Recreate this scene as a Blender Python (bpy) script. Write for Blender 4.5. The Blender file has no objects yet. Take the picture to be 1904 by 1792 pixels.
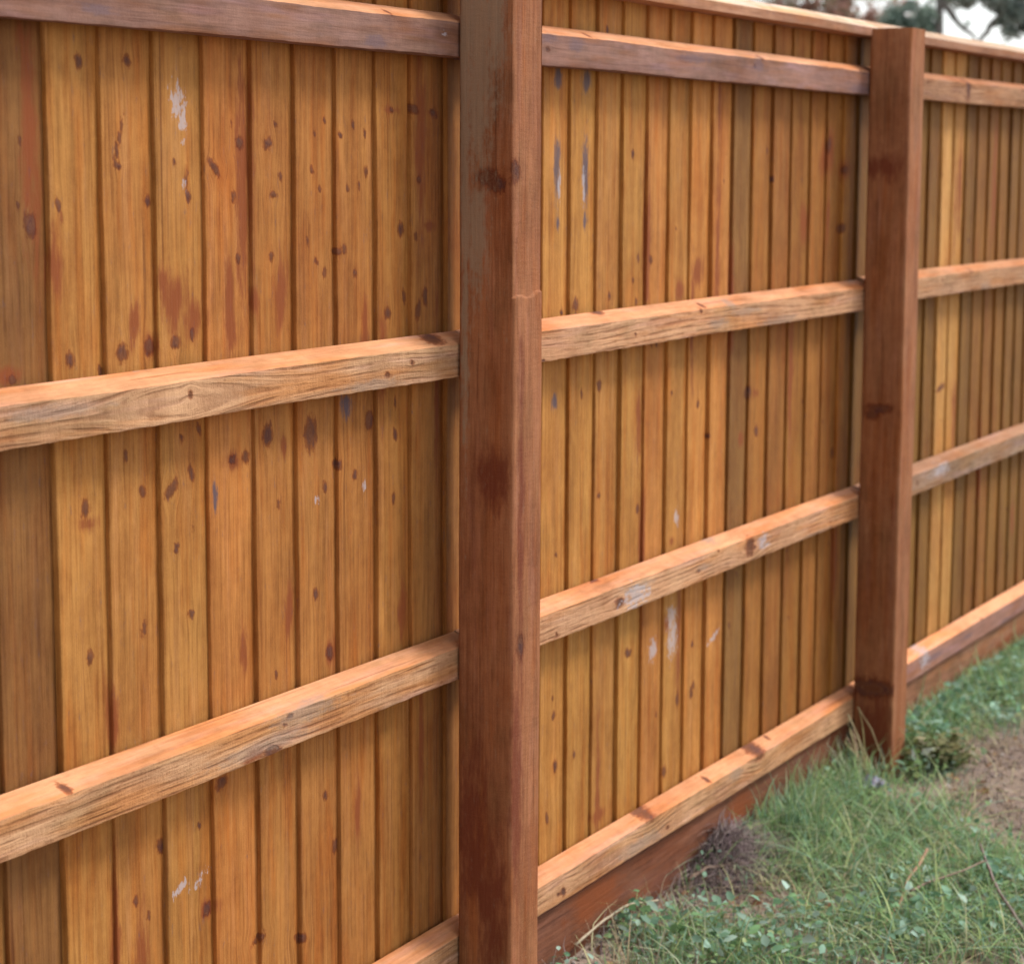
import bpy, math, random
import numpy as np
from mathutils import Vector, Matrix

scene = bpy.context.scene
col = scene.collection
rnd = random.Random(11)
rng = np.random.default_rng(11)
R = math.radians

# ---------------------------------------------------------------- camera, sky, sun, exposure
cam_d = bpy.data.cameras.new('camera')
cam = bpy.data.objects.new('camera', cam_d); col.objects.link(cam)
_yaw, _pitch, _roll = 1.0840, 0.1389, 0.0046
_F = Vector((math.sin(_yaw)*math.cos(_pitch), math.cos(_yaw)*math.cos(_pitch), -math.sin(_pitch)))
_r = Vector((math.cos(_yaw), -math.sin(_yaw), 0)); _u = _r.cross(_F)
_r, _u = math.cos(_roll)*_r + math.sin(_roll)*_u, -math.sin(_roll)*_r + math.cos(_roll)*_u
mw = Matrix((( _r.x, _u.x, -_F.x, -2.2270), (_r.y, _u.y, -_F.y, -1.9728), (_r.z, _u.z, -_F.z, 1.5989), (0, 0, 0, 1)))
cam.matrix_world = mw
cam_d.sensor_width = 36; cam_d.lens = 36*4205.1/1904
cam_d.clip_start = 0.05; cam_d.clip_end = 2000
cam_d.dof.use_dof = True; cam_d.dof.focus_distance = 3.55; cam_d.dof.aperture_fstop = 6.0
scene.camera = cam

SUN = Vector((0.50, -0.54, 0.98)).normalized()
w = bpy.data.worlds.new('World'); scene.world = w; w.use_nodes = True
nt = w.node_tree; nt.nodes.clear()
sky = nt.nodes.new('ShaderNodeTexSky'); sky.sky_type = 'NISHITA'; sky.sun_disc = False
sky.sun_elevation = math.asin(SUN.z); sky.sun_rotation = math.atan2(SUN.x, SUN.y)
sky.air_density = 1.0; sky.dust_density = 1.0; sky.ozone_density = 1.0
hsv = nt.nodes.new('ShaderNodeHueSaturation'); hsv.inputs['Saturation'].default_value = 0.25   # overcast, nearly white
bg = nt.nodes.new('ShaderNodeBackground'); bg.inputs['Strength'].default_value = 0.11
wo = nt.nodes.new('ShaderNodeOutputWorld')
nt.links.new(sky.outputs[0], hsv.inputs['Color']); nt.links.new(hsv.outputs[0], bg.inputs[0]); nt.links.new(bg.outputs[0], wo.inputs[0])
sun_d = bpy.data.lights.new('sun', 'SUN'); sun_d.energy = 1.5; sun_d.angle = R(16); sun_d.color = (1, .94, .86)
sun = bpy.data.objects.new('sun', sun_d); col.objects.link(sun)
sun.rotation_euler = SUN.to_track_quat('Z', 'Y').to_euler()
scene.view_settings.view_transform = 'Standard'; scene.view_settings.look = 'None'
scene.view_settings.exposure = 1.15; scene.view_settings.gamma = 1.0
scene.cycles.filter_width = 1.6

# ---------------------------------------------------------------- helpers
def link_mesh(name, me, mat, parent=None, loc=(0, 0, 0)):
    o = bpy.data.objects.new(name, me); col.objects.link(o); o.location = loc
    if mat is not None and not me.materials: me.materials.append(mat)
    if parent is not None: o.parent = parent
    return o
def empty(name, loc=(0, 0, 0), parent=None):
    o = bpy.data.objects.new(name, None); col.objects.link(o); o.location = loc; o.empty_display_size = .05
    if parent is not None: o.parent = parent
    return o
def tag(o, label=None, cat=None, group=None, kind=None):
    if label: o['label'] = label
    if cat: o['category'] = cat
    if group: o['group'] = group
    if kind: o['kind'] = kind
    return o
def np_mesh(name, V, faces, smooth=False):
    """faces: (n,3) or (n,4) int array, or list of such arrays"""
    me = bpy.data.meshes.new(name)
    fl = faces if isinstance(faces, list) else [faces]
    loops = np.concatenate([f.ravel() for f in fl]).astype(np.int32)
    tot = np.concatenate([np.full(len(f), f.shape[1], np.int32) for f in fl])
    start = np.concatenate([[0], np.cumsum(tot)[:-1]]).astype(np.int32)
    me.vertices.add(len(V)); me.vertices.foreach_set('co', np.asarray(V, np.float32).ravel())
    me.loops.add(len(loops)); me.loops.foreach_set('vertex_index', loops)
    me.polygons.add(len(tot)); me.polygons.foreach_set('loop_start', start)
    me.polygons.foreach_set('loop_total', tot)
    me.update(calc_edges=True); me.validate()
    if smooth: me.polygons.foreach_set('use_smooth', np.ones(len(me.polygons), bool))
    return me
def set_attr(me, name, kind, data):
    a = me.attributes.new(name, kind, 'POINT')
    a.data.foreach_set('color' if kind == 'FLOAT_COLOR' else 'value', np.asarray(data, np.float32).ravel())
def wob(t, amp, freq, r):
    """smooth 1-D irregularity"""
    s = np.zeros_like(t, dtype=float)
    for k in range(4):
        s += np.sin(t*freq*(1+.83*k)*r.uniform(.8, 1.25) + r.uniform(0, 6.28))/(1+.7*k)
    return amp*s/2

# ---------------------------------------------------------------- materials
class NB:
    def __init__(s, name):
        s.m = bpy.data.materials.new(name); s.m.use_nodes = True; s.nt = s.m.node_tree; s.nt.nodes.clear()
        s.out = s.n('ShaderNodeOutputMaterial'); s.b = s.n('ShaderNodeBsdfPrincipled'); s.l(s.b.outputs[0], s.out.inputs[0])
    def n(s, t, **k):
        x = s.nt.nodes.new(t)
        for a, b in k.items(): setattr(x, a, b)
        return x
    def l(s, a, b): s.nt.links.new(a, b)
    def _in(s, sock, v):
        if hasattr(v, 'links') or hasattr(v, 'is_output'): s.l(v, sock)
        else: sock.default_value = v
    def math(s, op, a, b=0.0, c=None):
        x = s.n('ShaderNodeMath', operation=op); s._in(x.inputs[0], a); s._in(x.inputs[1], b)
        if c is not None: s._in(x.inputs[2], c)
        return x.outputs[0]
    def vmath(s, op, a, b):
        x = s.n('ShaderNodeVectorMath', operation=op); s._in(x.inputs[0], a); s._in(x.inputs[1], b); return x.outputs[0]
    def noise(s, vec, scale, detail=3, rough=.55, dist=0):
        x = s.n('ShaderNodeTexNoise'); s.l(vec, x.inputs['Vector']); x.inputs['Scale'].default_value = scale
        x.inputs['Detail'].default_value = detail; x.inputs['Roughness'].default_value = rough; x.inputs['Distortion'].default_value = dist
        return x.outputs['Fac']
    def sstep(s, v, lo, hi, a=0.0, b=1.0):
        x = s.n('ShaderNodeMapRange', interpolation_type='SMOOTHSTEP'); s._in(x.inputs[0], v)
        x.inputs[1].default_value = lo; x.inputs[2].default_value = hi; x.inputs[3].default_value = a; x.inputs[4].default_value = b
        return x.outputs[0]
    def mix(s, f, a, b, mode='MIX'):
        x = s.n('ShaderNodeMix', data_type='RGBA', blend_type=mode)
        s._in(x.inputs[0], f); s._in(x.inputs[6], a if hasattr(a, 'links') else (*a, 1) if len(a) == 3 else a)
        s._in(x.inputs[7], b if hasattr(b, 'links') else (*b, 1) if len(b) == 3 else b)
        return x.outputs[2]

def wood(name, axis, light, dark, stain=(.07, .06, .085), stain_a=.85, fig=1.0, mottle=.5, bump=.35, sawn=0.0, flecks=.0, blotch=.5, ringf=420., rough=.78, redtone=(.21, .052, .013)):
    """stained softwood; marks R knot, G pale scuff, B red run, A grey/black stain (all laid on the board, not on the light)"""
    b = NB(name)
    tc = b.n('ShaderNodeTexCoord'); oi = b.n('ShaderNodeObjectInfo')
    mk = b.n('ShaderNodeAttribute', attribute_name='marks'); wp = b.n('ShaderNodeAttribute', attribute_name='warp')
    sep = b.n('ShaderNodeSeparateColor'); b.l(mk.outputs['Color'], sep.inputs[0])
    kR, kG, kB, kA = sep.outputs[0], sep.outputs[1], sep.outputs[2], mk.outputs['Alpha']
    off = b.n('ShaderNodeCombineXYZ')
    rr = oi.outputs['Random']
    b.l(b.math('MULTIPLY', rr, 17.3), off.inputs[0]); b.l(b.math('MULTIPLY', rr, 43.1), off.inputs[1]); b.l(b.math('MULTIPLY', rr, 71.7), off.inputs[2])
    wv = b.n('ShaderNodeCombineXYZ')
    b.l(wp.outputs['Fac'], wv.inputs[0 if axis == 'Z' else 2])
    P0 = b.vmath('ADD', tc.outputs['Object'], wv.outputs[0])
    P = b.vmath('ADD', P0, off.outputs[0])
    Pn = b.vmath('ADD', tc.outputs['Object'], off.outputs[0])
    def sc(v, a):     # squeeze along the grain
        return b.vmath('MULTIPLY', v, (1, 1, a) if axis == 'Z' else (a, 1, 1))
    fine = b.noise(sc(P, .035), 330, 3, .6)
    med = b.noise(sc(P, .045), 90, 3, .6)
    broad = b.noise(sc(P, .16), 15, 2, .5, .6)
    figv = b.noise(sc(P, .10), 13, 2, .5)
    sp = b.n('ShaderNodeSeparateXYZ'); b.l(P, sp.inputs[0])
    cross = b.math('ADD', b.math('MULTIPLY', sp.outputs[0 if axis == 'Z' else 2], 1.0), b.math('MULTIPLY', sp.outputs[1], .8))
    rings = b.math('SINE', b.math('ADD', b.math('MULTIPLY', cross, ringf), b.math('MULTIPLY', figv, 26.0)))
    rings = b.math('MULTIPLY', b.sstep(rings, -.1, 1.0), b.sstep(b.noise(sc(P, .3), 40, 2, .6), .35, .65))
    fleck = b.sstep(b.noise(sc(P, .22), 190, 2, .6), .60, .74)
    mot = b.noise(Pn, 420, 2, .7)
    mot2 = b.noise(Pn, 46, 4, .65)
    g = b.math('ADD', b.math('MULTIPLY', fine, .42), b.math('MULTIPLY', med, .36))
    g = b.math('ADD', g, b.math('MULTIPLY', broad, .42))
    g = b.math('SUBTRACT', g, b.math('MULTIPLY', rings, .12*fig))
    if flecks: g = b.math('SUBTRACT', g, b.math('MULTIPLY', fleck, flecks))
    g = b.math('ADD', g, b.math('MULTIPLY', b.math('SUBTRACT', mot2, .5), mottle*.5))
    g = b.math('ADD', g, b.math('MULTIPLY', b.math('SUBTRACT', mot, .5), mottle*.4))
    gf = b.sstep(g, .30, .84)
    c = b.mix(gf, dark, light)
    # patchy uptake of the stain
    hue = b.noise(sc(Pn, .12), 26, 3, .6)
    c = b.mix(b.sstep(hue, .45, .70, 0, .8), c, b.mix(1.0, c, (.93, .70, .42), 'MULTIPLY'))
    hue2 = b.noise(sc(Pn, .10), 34, 2, .6)
    c = b.mix(b.sstep(hue2, .52, .72, 0, .7), c, b.mix(1.0, c, (1.06, 1.10, 1.45), 'MULTIPLY'))
    hue3 = b.noise(Pn, 5.5, 3, .6)
    c = b.mix(b.sstep(hue3, .40, .70, 0, .7), c, b.mix(1.0, c, (.84, .74, .66), 'MULTIPLY'))
    bl = b.noise(sc(Pn, .35), 16, 4, .65)
    c = b.mix(b.sstep(bl, .48, .68, 0, blotch), c, b.mix(1.0, c, (.60, .64, .56), 'MULTIPLY'))
    bl2 = b.noise(sc(Pn, .22), 21, 4, .65)
    c = b.mix(b.sstep(bl2, .56, .74, 0, blotch), c, b.mix(1.0, c, (1.32, 1.38, 1.5), 'MULTIPLY'))
    c = b.mix(1.0, c, oi.outputs['Color'], 'MULTIPLY')
    # thin dark grain cracks
    ck = b.noise(sc(P, .012), 140, 2, .5)
    c = b.mix(b.sstep(ck, .66, .74, 0, .55), c, b.mix(1.0, c, (.45, .33, .26), 'MULTIPLY'))
    edge = b.math('MULTIPLY', b.math('SUBTRACT', b.noise(sc(Pn, .45), 120, 4, .72), .5), 1.9)
    e2 = b.math('MULTIPLY', b.math('SUBTRACT', b.noise(sc(P, .12), 160, 3, .6), .5), 1.1)
    e3 = b.math('MULTIPLY', b.math('SUBTRACT', b.noise(sc(Pn, .3), 48, 4, .7), .5), 2.2)
    red = b.math('MULTIPLY', b.sstep(b.math('ADD', kB, b.math('ADD', e2, e3)), .15, 1.15), b.sstep(kB, .02, .25))
    c = b.mix(b.math('MULTIPLY', red, .92), c, redtone)
    kk = b.math('ADD', kR, edge)
    kk = b.math('MULTIPLY', kk, b.sstep(kR, .03, .2))
    c = b.mix(b.sstep(kk, .10, .5, 0, .8), c, b.mix(1.0, c, (.55, .33, .22), 'MULTIPLY'))
    core = b.sstep(kk, .38, 1.0)
    c = b.mix(b.math('MULTIPLY', core, .78), c, b.mix(b.sstep(b.noise(Pn, 38, 1), .45, .6), (.115, .040, .018), (.060, .024, .024)))
    rim = b.math('MULTIPLY', b.sstep(kk, .40, .56), b.sstep(kk, .62, .88, 1, 0))
    c = b.mix(b.math('MULTIPLY', rim, .18), c, (.060, .021, .012))
    ringk = b.sstep(b.math('SINE', b.math('MULTIPLY', kR, 26.0)), .2, .9)
    c = b.mix(b.math('MULTIPLY', b.math('MULTIPLY', ringk, b.sstep(kR, .45, .7)), .38), c, (.17, .075, .04))
    st = b.sstep(b.math('ADD', kA, b.math('ADD', edge, b.math('MULTIPLY', e2, 1.2))), .18, 1.0)
    c = b.mix(b.math('MULTIPLY', st, stain_a), c, stain)
    hol = b.math('MULTIPLY', b.math('SUBTRACT', b.noise(sc(Pn, .45), 120, 3, .7), .5), 2.6)
    pl = b.sstep(b.math('ADD', b.math('MULTIPLY', kG, b.sstep(kG, .05, .5)), b.math('ADD', edge, hol)), .42, .86)
    c = b.mix(b.math('MULTIPLY', b.math('MULTIPLY', pl, b.sstep(kG, .04, .2)), .62), c, (.42, .39, .42))
    b.l(c, b.b.inputs['Base Color'])
    b.b.inputs['Roughness'].default_value = rough
    b.b.inputs['Specular IOR Level'].default_value = .22
    h = b.math('ADD', b.math('MULTIPLY', fine, .6), b.math('MULTIPLY', med, .7))
    h = b.math('SUBTRACT', h, b.math('MULTIPLY', rings, .35*fig))
    h = b.math('ADD', h, b.math('MULTIPLY', mot, .5))
    h = b.math('SUBTRACT', h, b.math('MULTIPLY', core, .5))
    if sawn > 0:
        saw = b.noise(b.vmath('MULTIPLY', Pn, (1, 1, .2) if axis == 'X' else (.2, .2, 1)), 190, 2, .6)
        h = b.math('ADD', h, b.math('MULTIPLY', saw, sawn))
    bp = b.n('ShaderNodeBump'); bp.inputs['Strength'].default_value = bump; bp.inputs['Distance'].default_value = .004
    b.l(h, bp.inputs['Height']); b.l(bp.outputs[0], b.b.inputs['Normal'])
    return b.m

M_board = wood('board_wood', 'Z', (.475, .208, .053), (.235, .083, .015), fig=.8, blotch=.3)
M_rail = wood('rail_front_wood', 'X', (.63, .378, .22), (.31, .155, .08), stain=(.27, .20, .155), stain_a=.5, fig=1.6, bump=.6, sawn=.6, flecks=.18, ringf=520.)
M_rail_top = wood('rail_top_wood', 'X', (.72, .36, .19), (.46, .21, .105), stain=(.30, .22, .175), stain_a=.6, fig=.5, bump=.3, sawn=.3, flecks=.10)  # lighter, more orange tone for the upward faces of the rails
M_grey_rail = wood('purple_grey_rail_wood', 'X', (.30, .165, .125), (.155, .080, .064), stain=(.135, .09, .105), stain_a=.6, fig=.6, bump=.3, sawn=.4)
M_post = wood('post_wood', 'Z', (.37, .152, .066), (.175, .057, .022), stain=(.29, .225, .15), stain_a=.62, fig=.35, bump=.4, sawn=.5, blotch=.5, redtone=(.15, .035, .014))
M_gravel = wood('gravel_board_wood', 'X', (.24, .096, .050), (.11, .039, .022), stain=(.10, .066, .048), fig=.7, bump=.4, sawn=.4, blotch=.7)
M_cap_top = wood('capping_skylit_top_wood', 'X', (.74, .58, .43), (.50, .36, .25), fig=.5)  # sky brightness on the sloping top, painted in as paler wood
M_cap = wood('capping_wood', 'X', (.44, .24, .14), (.25, .12, .07), fig=.7)

BOARD_MARKS = [(0.242,1.736,0.0092,0.01,'k',0), (0.349,1.74,0.011,0.0074,'k',0), (0.115,1.629,0.0043,0.0042,'k',0), (0.135,1.519,0.0142,0.0177,'k',0), 
(0.109,1.544,0.0054,0.0042,'k',0), (0.188,1.545,0.0078,0.0064,'k',0), (0.196,1.528,0.0045,0.0086,'r',0), (0.322,1.596,0.0072,0.0052,'k',0), 
(0.323,1.628,0.0024,0.0369,'k',0), (0.392,1.547,0.0101,0.0091,'k',0), (0.489,1.552,0.0079,0.007,'k',0), (0.483,1.58,0.0022,0.0271,'k',0), 
(0.451,1.601,0.0039,0.0046,'k',0), (0.463,1.687,0.0169,0.0229,'p',0), (0.474,1.661,0.0092,0.0169,'p',0), (0.475,1.626,0.0039,0.0077,'p',0), 
(0.476,1.57,0.0039,0.0077,'p',0), (0.551,1.593,0.0192,0.0047,'k',-35), (0.621,1.631,0.0099,0.008,'k',-15), (0.598,1.657,0.0042,0.0064,'k',0), 
(0.603,1.551,0.0084,0.0072,'k',0), (0.693,1.631,0.0132,0.0073,'k',0), (0.716,1.66,0.0044,0.0041,'k',0), (0.731,1.58,0.0045,0.0058,'k',0), 
(0.708,1.552,0.0134,0.0049,'k',0), (0.614,1.458,0.0071,0.0081,'k',0), (0.7,1.458,0.0089,0.005,'k',0), (0.858,1.668,0.0048,0.0068,'k',0), 
(0.824,1.647,0.0047,0.005,'k',0), (0.815,1.591,0.0062,0.0051,'k',0), (0.841,1.562,0.0047,0.0068,'k',0), (0.798,1.478,0.0047,0.0076,'k',0), 
(0.829,1.448,0.0047,0.0051,'k',0), (0.855,1.426,0.0064,0.0069,'k',0), (0.443,1.402,0.034,0.0466,'r',0), (0.419,1.434,0.0154,0.0193,'r',0), 
(0.496,1.376,0.0269,0.0316,'r',0), (0.589,1.411,0.0112,0.0564,'r',0), (0.729,1.4,0.0181,0.0501,'r',0), (0.592,1.354,0.0169,0.0324,'r',0), 
(0.939,1.664,0.0041,0.006,'k',0), (0.979,1.649,0.0051,0.0061,'k',0), (0.984,1.588,0.0068,0.007,'k',0), (0.92,1.561,0.0066,0.0069,'k',0), 
(0.958,1.565,0.005,0.007,'k',0), (1.094,1.491,0.0125,0.0109,'k',0), (1.148,1.575,0.0091,0.0055,'k',0), (1.06,1.69,0.0263,0.0062,'r',0), 
(1.06,1.688,0.014,0.0035,'k',0), (1.129,1.693,0.0163,0.0081,'k',0), (1.202,1.687,0.0262,0.0055,'r',0), (1.204,1.687,0.0131,0.0037,'k',0), 
(1.189,1.495,0.0225,0.0074,'r',0), (0.908,1.463,0.0066,0.007,'k',0), (0.897,1.648,0.0097,0.0051,'k',0), (0.888,1.461,0.0098,0.0052,'k',0), 
(0.944,1.423,0.0067,0.007,'k',0), (1.106,1.377,0.009,0.0128,'k',0), (1.17,1.374,0.013,0.0186,'k',0), (1.044,1.352,0.0105,0.0091,'k',0), 
(1.144,1.353,0.0073,0.0204,'k',0), (1.137,1.478,0.0091,0.0064,'k',0), (1.679,1.594,0.0138,0.0591,'d',0), (1.803,1.588,0.0145,0.0606,'d',0), 
(1.689,1.561,0.0069,0.0307,'p',0), (1.794,1.561,0.0072,0.0314,'p',0), (1.683,1.49,0.0069,0.0144,'d',0), (1.803,1.493,0.0097,0.0147,'d',0), 
(1.681,1.765,0.0183,0.0202,'d',0), (1.807,1.764,0.0192,0.0228,'d',0), (1.92,1.338,0.0076,0.0087,'k',0), (2.028,1.366,0.0079,0.0067,'k',0), 
(2.02,1.624,0.0078,0.0065,'k',0), (2.112,1.404,0.0109,0.0101,'k',0), (2.058,1.409,0.008,0.0089,'k',0), (3.189,1.632,0.0273,0.0531,'r',0), 
(3.299,1.592,0.0487,0.0244,'r',0), (3.16,1.613,0.0388,0.0397,'r',0), (3.022,1.46,0.0298,0.0522,'r',0), (2.369,1.371,0.03,0.0295,'r',0), 
(2.271,1.334,0.0232,0.0232,'r',0), (3.282,1.445,0.0242,0.0136,'k',0), (3.176,1.653,0.0155,0.0159,'k',0), (3.291,1.592,0.0161,0.0108,'k',0), 
(2.723,1.072,0.0205,0.0102,'r',0), (2.638,0.973,0.0166,0.0177,'r',0), (2.728,0.981,0.0137,0.0103,'k',0), (3.271,0.87,0.0163,0.0113,'k',0), 
(2.381,1.077,0.0121,0.0072,'k',0), (2.669,1.077,0.0134,0.0152,'k',0), (4.167,0.963,0.0474,0.0079,'k',0), (0.208,1.334,0.0103,0.0095,'k',0), 
(0.279,1.313,0.0072,0.009,'k',0), (0.321,1.335,0.0122,0.0106,'k',0), (0.39,1.34,0.0114,0.0115,'k',0), (0.39,1.343,0.0165,0.0192,'r',0), 
(0.45,1.342,0.0118,0.0102,'k',0), (0.493,1.35,0.008,0.0095,'k',0), (0.077,1.322,0.0267,0.0106,'r',0), (0.087,1.317,0.0107,0.0057,'k',0), 
(0.235,1.127,0.0106,0.0113,'k',0), (0.238,1.104,0.0236,0.0105,'r',0), (0.326,1.188,0.0074,0.01,'k',0), (0.366,1.134,0.0088,0.0109,'k',0), 
(0.431,1.129,0.021,0.0087,'k',30), (0.488,1.062,0.0054,0.004,'k',0), (0.442,1.041,0.0119,0.0056,'k',40), (0.485,1.146,0.0054,0.0096,'k',0), 
(0.462,1.2,0.0053,0.0056,'k',0), (0.509,1.209,0.0081,0.008,'k',0), (0.593,1.15,0.0185,0.0132,'r',0), (0.59,1.154,0.0085,0.0058,'k',0), 
(0.629,1.154,0.0116,0.0116,'k',0), (0.54,1.104,0.0069,0.0228,'d',0), (0.684,1.183,0.0164,0.0202,'k',0), (0.733,1.16,0.0091,0.017,'r',0), 
(0.715,1.07,0.0045,0.0085,'k',0), (0.804,1.173,0.0174,0.0208,'k',0), (0.851,1.079,0.0081,0.0124,'k',0), (0.822,1.063,0.0048,0.007,'p',0), 
(0.817,0.909,0.0112,0.008,'k',0), (0.365,0.931,0.0064,0.011,'k',0), (0.479,0.935,0.0095,0.0057,'k',0), (0.91,1.207,0.0166,0.0177,'d',0), 
(0.991,1.174,0.0121,0.0181,'k',0), (1.071,1.198,0.0054,0.0092,'k',0), (1.071,1.144,0.0072,0.0111,'k',0), (0.886,1.113,0.0082,0.0071,'k',0), 
(1.065,1.035,0.0072,0.0112,'k',0), (0.972,1.066,0.0051,0.0082,'p',0), (0.94,1.089,0.0084,0.0072,'k',0), (0.238,0.915,0.0095,0.0099,'k',0), 
(0.864,0.803,0.0115,0.0117,'k',0), (0.864,0.801,0.0198,0.0199,'r',0), (0.702,0.798,0.0061,0.0052,'k',0), (0.548,0.66,0.0213,0.0076,'k',0), 
(0.492,0.605,0.0069,0.005,'k',0), (0.398,0.599,0.0092,0.0114,'k',0), (0.511,0.469,0.0126,0.0076,'k',0), (0.511,0.469,0.0197,0.0136,'r',0), 
(0.363,0.5,0.0052,0.0065,'k',0), (0.332,0.535,0.0051,0.0073,'k',0), (0.844,0.565,0.0066,0.0091,'k',0), (0.877,0.47,0.0084,0.0093,'k',0), 
(0.646,0.381,0.0181,0.0053,'k',30), (0.765,0.345,0.0128,0.0055,'k',0), (0.434,0.523,0.0243,0.0021,'p',20), (0.491,0.52,0.0278,0.0025,'p',25), 
(0.125,0.571,0.0056,0.0091,'p',0), (0.142,0.561,0.0046,0.0046,'p',0), (0.119,0.546,0.0068,0.0061,'p',0), (0.126,0.521,0.0068,0.0076,'p',0), 
(0.218,0.555,0.0048,0.007,'p',0), (0.22,0.515,0.0048,0.0078,'p',0), (0.198,0.49,0.0071,0.0062,'p',0), (0.207,0.566,0.0047,0.0031,'p',0), 
(2.071,0.884,0.0136,0.0092,'k',0), (2.269,0.836,0.0147,0.0144,'p',0), (2.242,0.789,0.0145,0.0108,'r',0), (2.251,0.615,0.0264,0.0266,'p',0), 
(2.258,0.563,0.0265,0.034,'p',0), (2.222,0.608,0.0145,0.0193,'r',0), (2.155,0.563,0.0199,0.0239,'p',0), (2.018,0.582,0.0135,0.0093,'k',0), 
(2.487,0.531,0.0449,0.0038,'p',15), (2.966,0.394,0.0263,0.0124,'p',0), (3.109,0.404,0.0196,0.0113,'p',0), (1.874,0.936,0.0101,0.0066,'k',0), 
(2.369,0.535,0.0122,0.0075,'k',0), (1.673,1.146,0.0139,0.0147,'d',0), (1.793,1.15,0.0073,0.0107,'k',0), (1.871,1.16,0.01,0.0087,'k',0), 
(1.758,1.329,0.0119,0.0127,'k',0), (1.704,1.318,0.0093,0.0063,'k',0), (1.68,0.52,0.0095,0.0066,'k',0), (1.689,0.415,0.0119,0.0099,'k',0), 
(1.768,0.419,0.0074,0.009,'k',0), (2.034,0.581,0.0108,0.007,'k',0), (2.365,0.427,0.0092,0.0125,'k',0), (2.293,0.425,0.012,0.0148,'k',0), 
(1.65,0.318,0.0071,0.0166,'k',0), (1.889,0.264,0.0364,0.0139,'r',0), (2.219,0.278,0.0146,0.0123,'k',0), (2.379,0.44,0.0092,0.01,'k',0), 
(2.957,1.574,0.0181,0.0129,'p',0), (3.085,1.593,0.0227,0.0183,'p',0), (0.978,1.322,0.0137,0.0535,'r',0), (0.649,1.392,0.0145,0.0246,'r',0), 
(0.354,1.376,0.0124,0.0304,'r',0), (0.745,0.898,0.0124,0.0435,'r',0), (1.099,0.837,0.0147,0.0569,'r',0), (0.945,0.52,0.0104,0.0562,'r',0), 
(0.617,0.852,0.0117,0.0339,'r',0), (0.18,1.459,0.0157,0.0431,'r',0)] 
RAIL_MARKS = [(2, 1, 0.399, 1.263, 0.039, 0.0216, 'k'), (2, 1, 1.151, 1.303, 0.0262, 0.0083, 'k'), (2, 1, 0.337, 1.314, 0.0149, 0.0045, 's'), 
(3, 1, 0.618, 0.698, 0.0223, 0.0094, 'k'), (3, 1, 0.57, 0.705, 0.029, 0.0118, 'r'), (3, 1, 0.494, 0.777, 0.0194, 0.0066, 's'), 
(3, 2, 1.957, 0.719, 0.059, 0.0205, 'p'), (3, 2, 1.879, 0.72, 0.0207, 0.009, 'k'), (3, 2, 2.584, 0.731, 0.0233, 0.019, 'k'), 
(3, 2, 2.665, 0.728, 0.0343, 0.0154, 'p'), (3, 2, 1.827, 0.776, 0.0253, 0.0077, 'k'), (3, 2, 2.413, 0.772, 0.0314, 0.0086, 's'), 
(3, 2, 3.279, 0.788, 0.0416, 0.0127, 's'), (4, 2, 2.053, 0.239, 0.028, 0.0191, 'k'), (4, 2, 2.677, 0.234, 0.0314, 0.0292, 'k'), 
(4, 2, 1.632, 0.181, 0.0095, 0.0088, 'k'), (4, 2, 3.297, 0.268, 0.0339, 0.0146, 's'), (1, 1, 0.221, 1.801, 0.0344, 0.0063, 's'), 
(1, 1, 0.933, 1.795, 0.0333, 0.0085, 's'), (1, 1, 1.16, 1.818, 0.0074, 0.0036, 'p'), (1, 2, 1.661, 1.824, 0.0275, 0.012, 's'), 
(1, 2, 2.584, 1.824, 0.0259, 0.0166, 's'), (2, 2, 1.827, 1.313, 0.0249, 0.0064, 'k'), (2, 2, 2.451, 1.297, 0.0251, 0.0096, 's'), 
(2, 2, 3.321, 1.317, 0.0416, 0.0096, 's'), (3, 3, 4.046, 0.74, 0.073, 0.0158, 'p'), (4, 3, 3.947, 0.21, 0.0409, 0.0321, 'p'), 
(1, 3, 4.191, 1.823, 0.0158, 0.0303, 'k')] 

_t = []
for (x, z, rx, rz, ty, a) in BOARD_MARKS:
    if ty == 'p' and (x > 2.9 or z < .505 or (z < .60 and x < .23)): continue
    if ty == 'p' and rz < .0045 and a: rz = .0048
    if ty == 'k':
        s_ = rnd.uniform(.62, 1.0); rx, rz = max(.0032, rx*s_), rz*rnd.uniform(.7, 1.15)
        a = a or rnd.uniform(-22, 22)
    _t.append((x, z, rx, rz, ty, a))
BOARD_MARKS = _t
MK = {'k': 0, 'p': 1, 'r': 2, 'd': 3, 's': 3}
def paint2d(X, Z, marks):
    """marks: (x, z, rx, rz, type, angle). returns Nx4 marks and N warp along the cross-grain axis (x)"""
    A = np.zeros((len(X), 4)); W = np.zeros(len(X))
    for (x, z, rx, rz, t, a) in marks:
        dx, dz = X-x, Z-z
        if a:
            # angle given on the board face, rx is the long axis
            ca, sa = math.cos(R(a)), math.sin(R(a)); dx, dz = ca*dx+sa*dz, -sa*dx+ca*dz
        q = (dx/rx)**2 + (dz/rz)**2
        k = (1.4 if t == 'k' else 1.25)*np.exp(-q*(.95 if t == 'k' else .75))
        A[:, MK[t]] = np.maximum(A[:, MK[t]], k)
        if t == 'k' and rx < .03 and rz < .03:
            W -= np.tanh(1.5*(X-x)/rx)*rx*.9*np.exp(-((X-x)/(2.6*rx))**2 - ((Z-z)/(3.2*rz))**2)
    return A, W

def extrude_grid(sec, T):
    """sec(t array)->(m,n,3)? : closed section swept over rows; returns verts, quads"""
    n, m = sec.shape[0], sec.shape[1]
    V = sec.reshape(-1, 3)
    i = np.arange(n-1)[:, None]*m; j = np.arange(m)[None, :]; j2 = (j+1) % m
    q = np.stack([i+j, i+j2, i+m+j2, i+m+j], -1).reshape(-1, 4)
    return V, q

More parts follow.
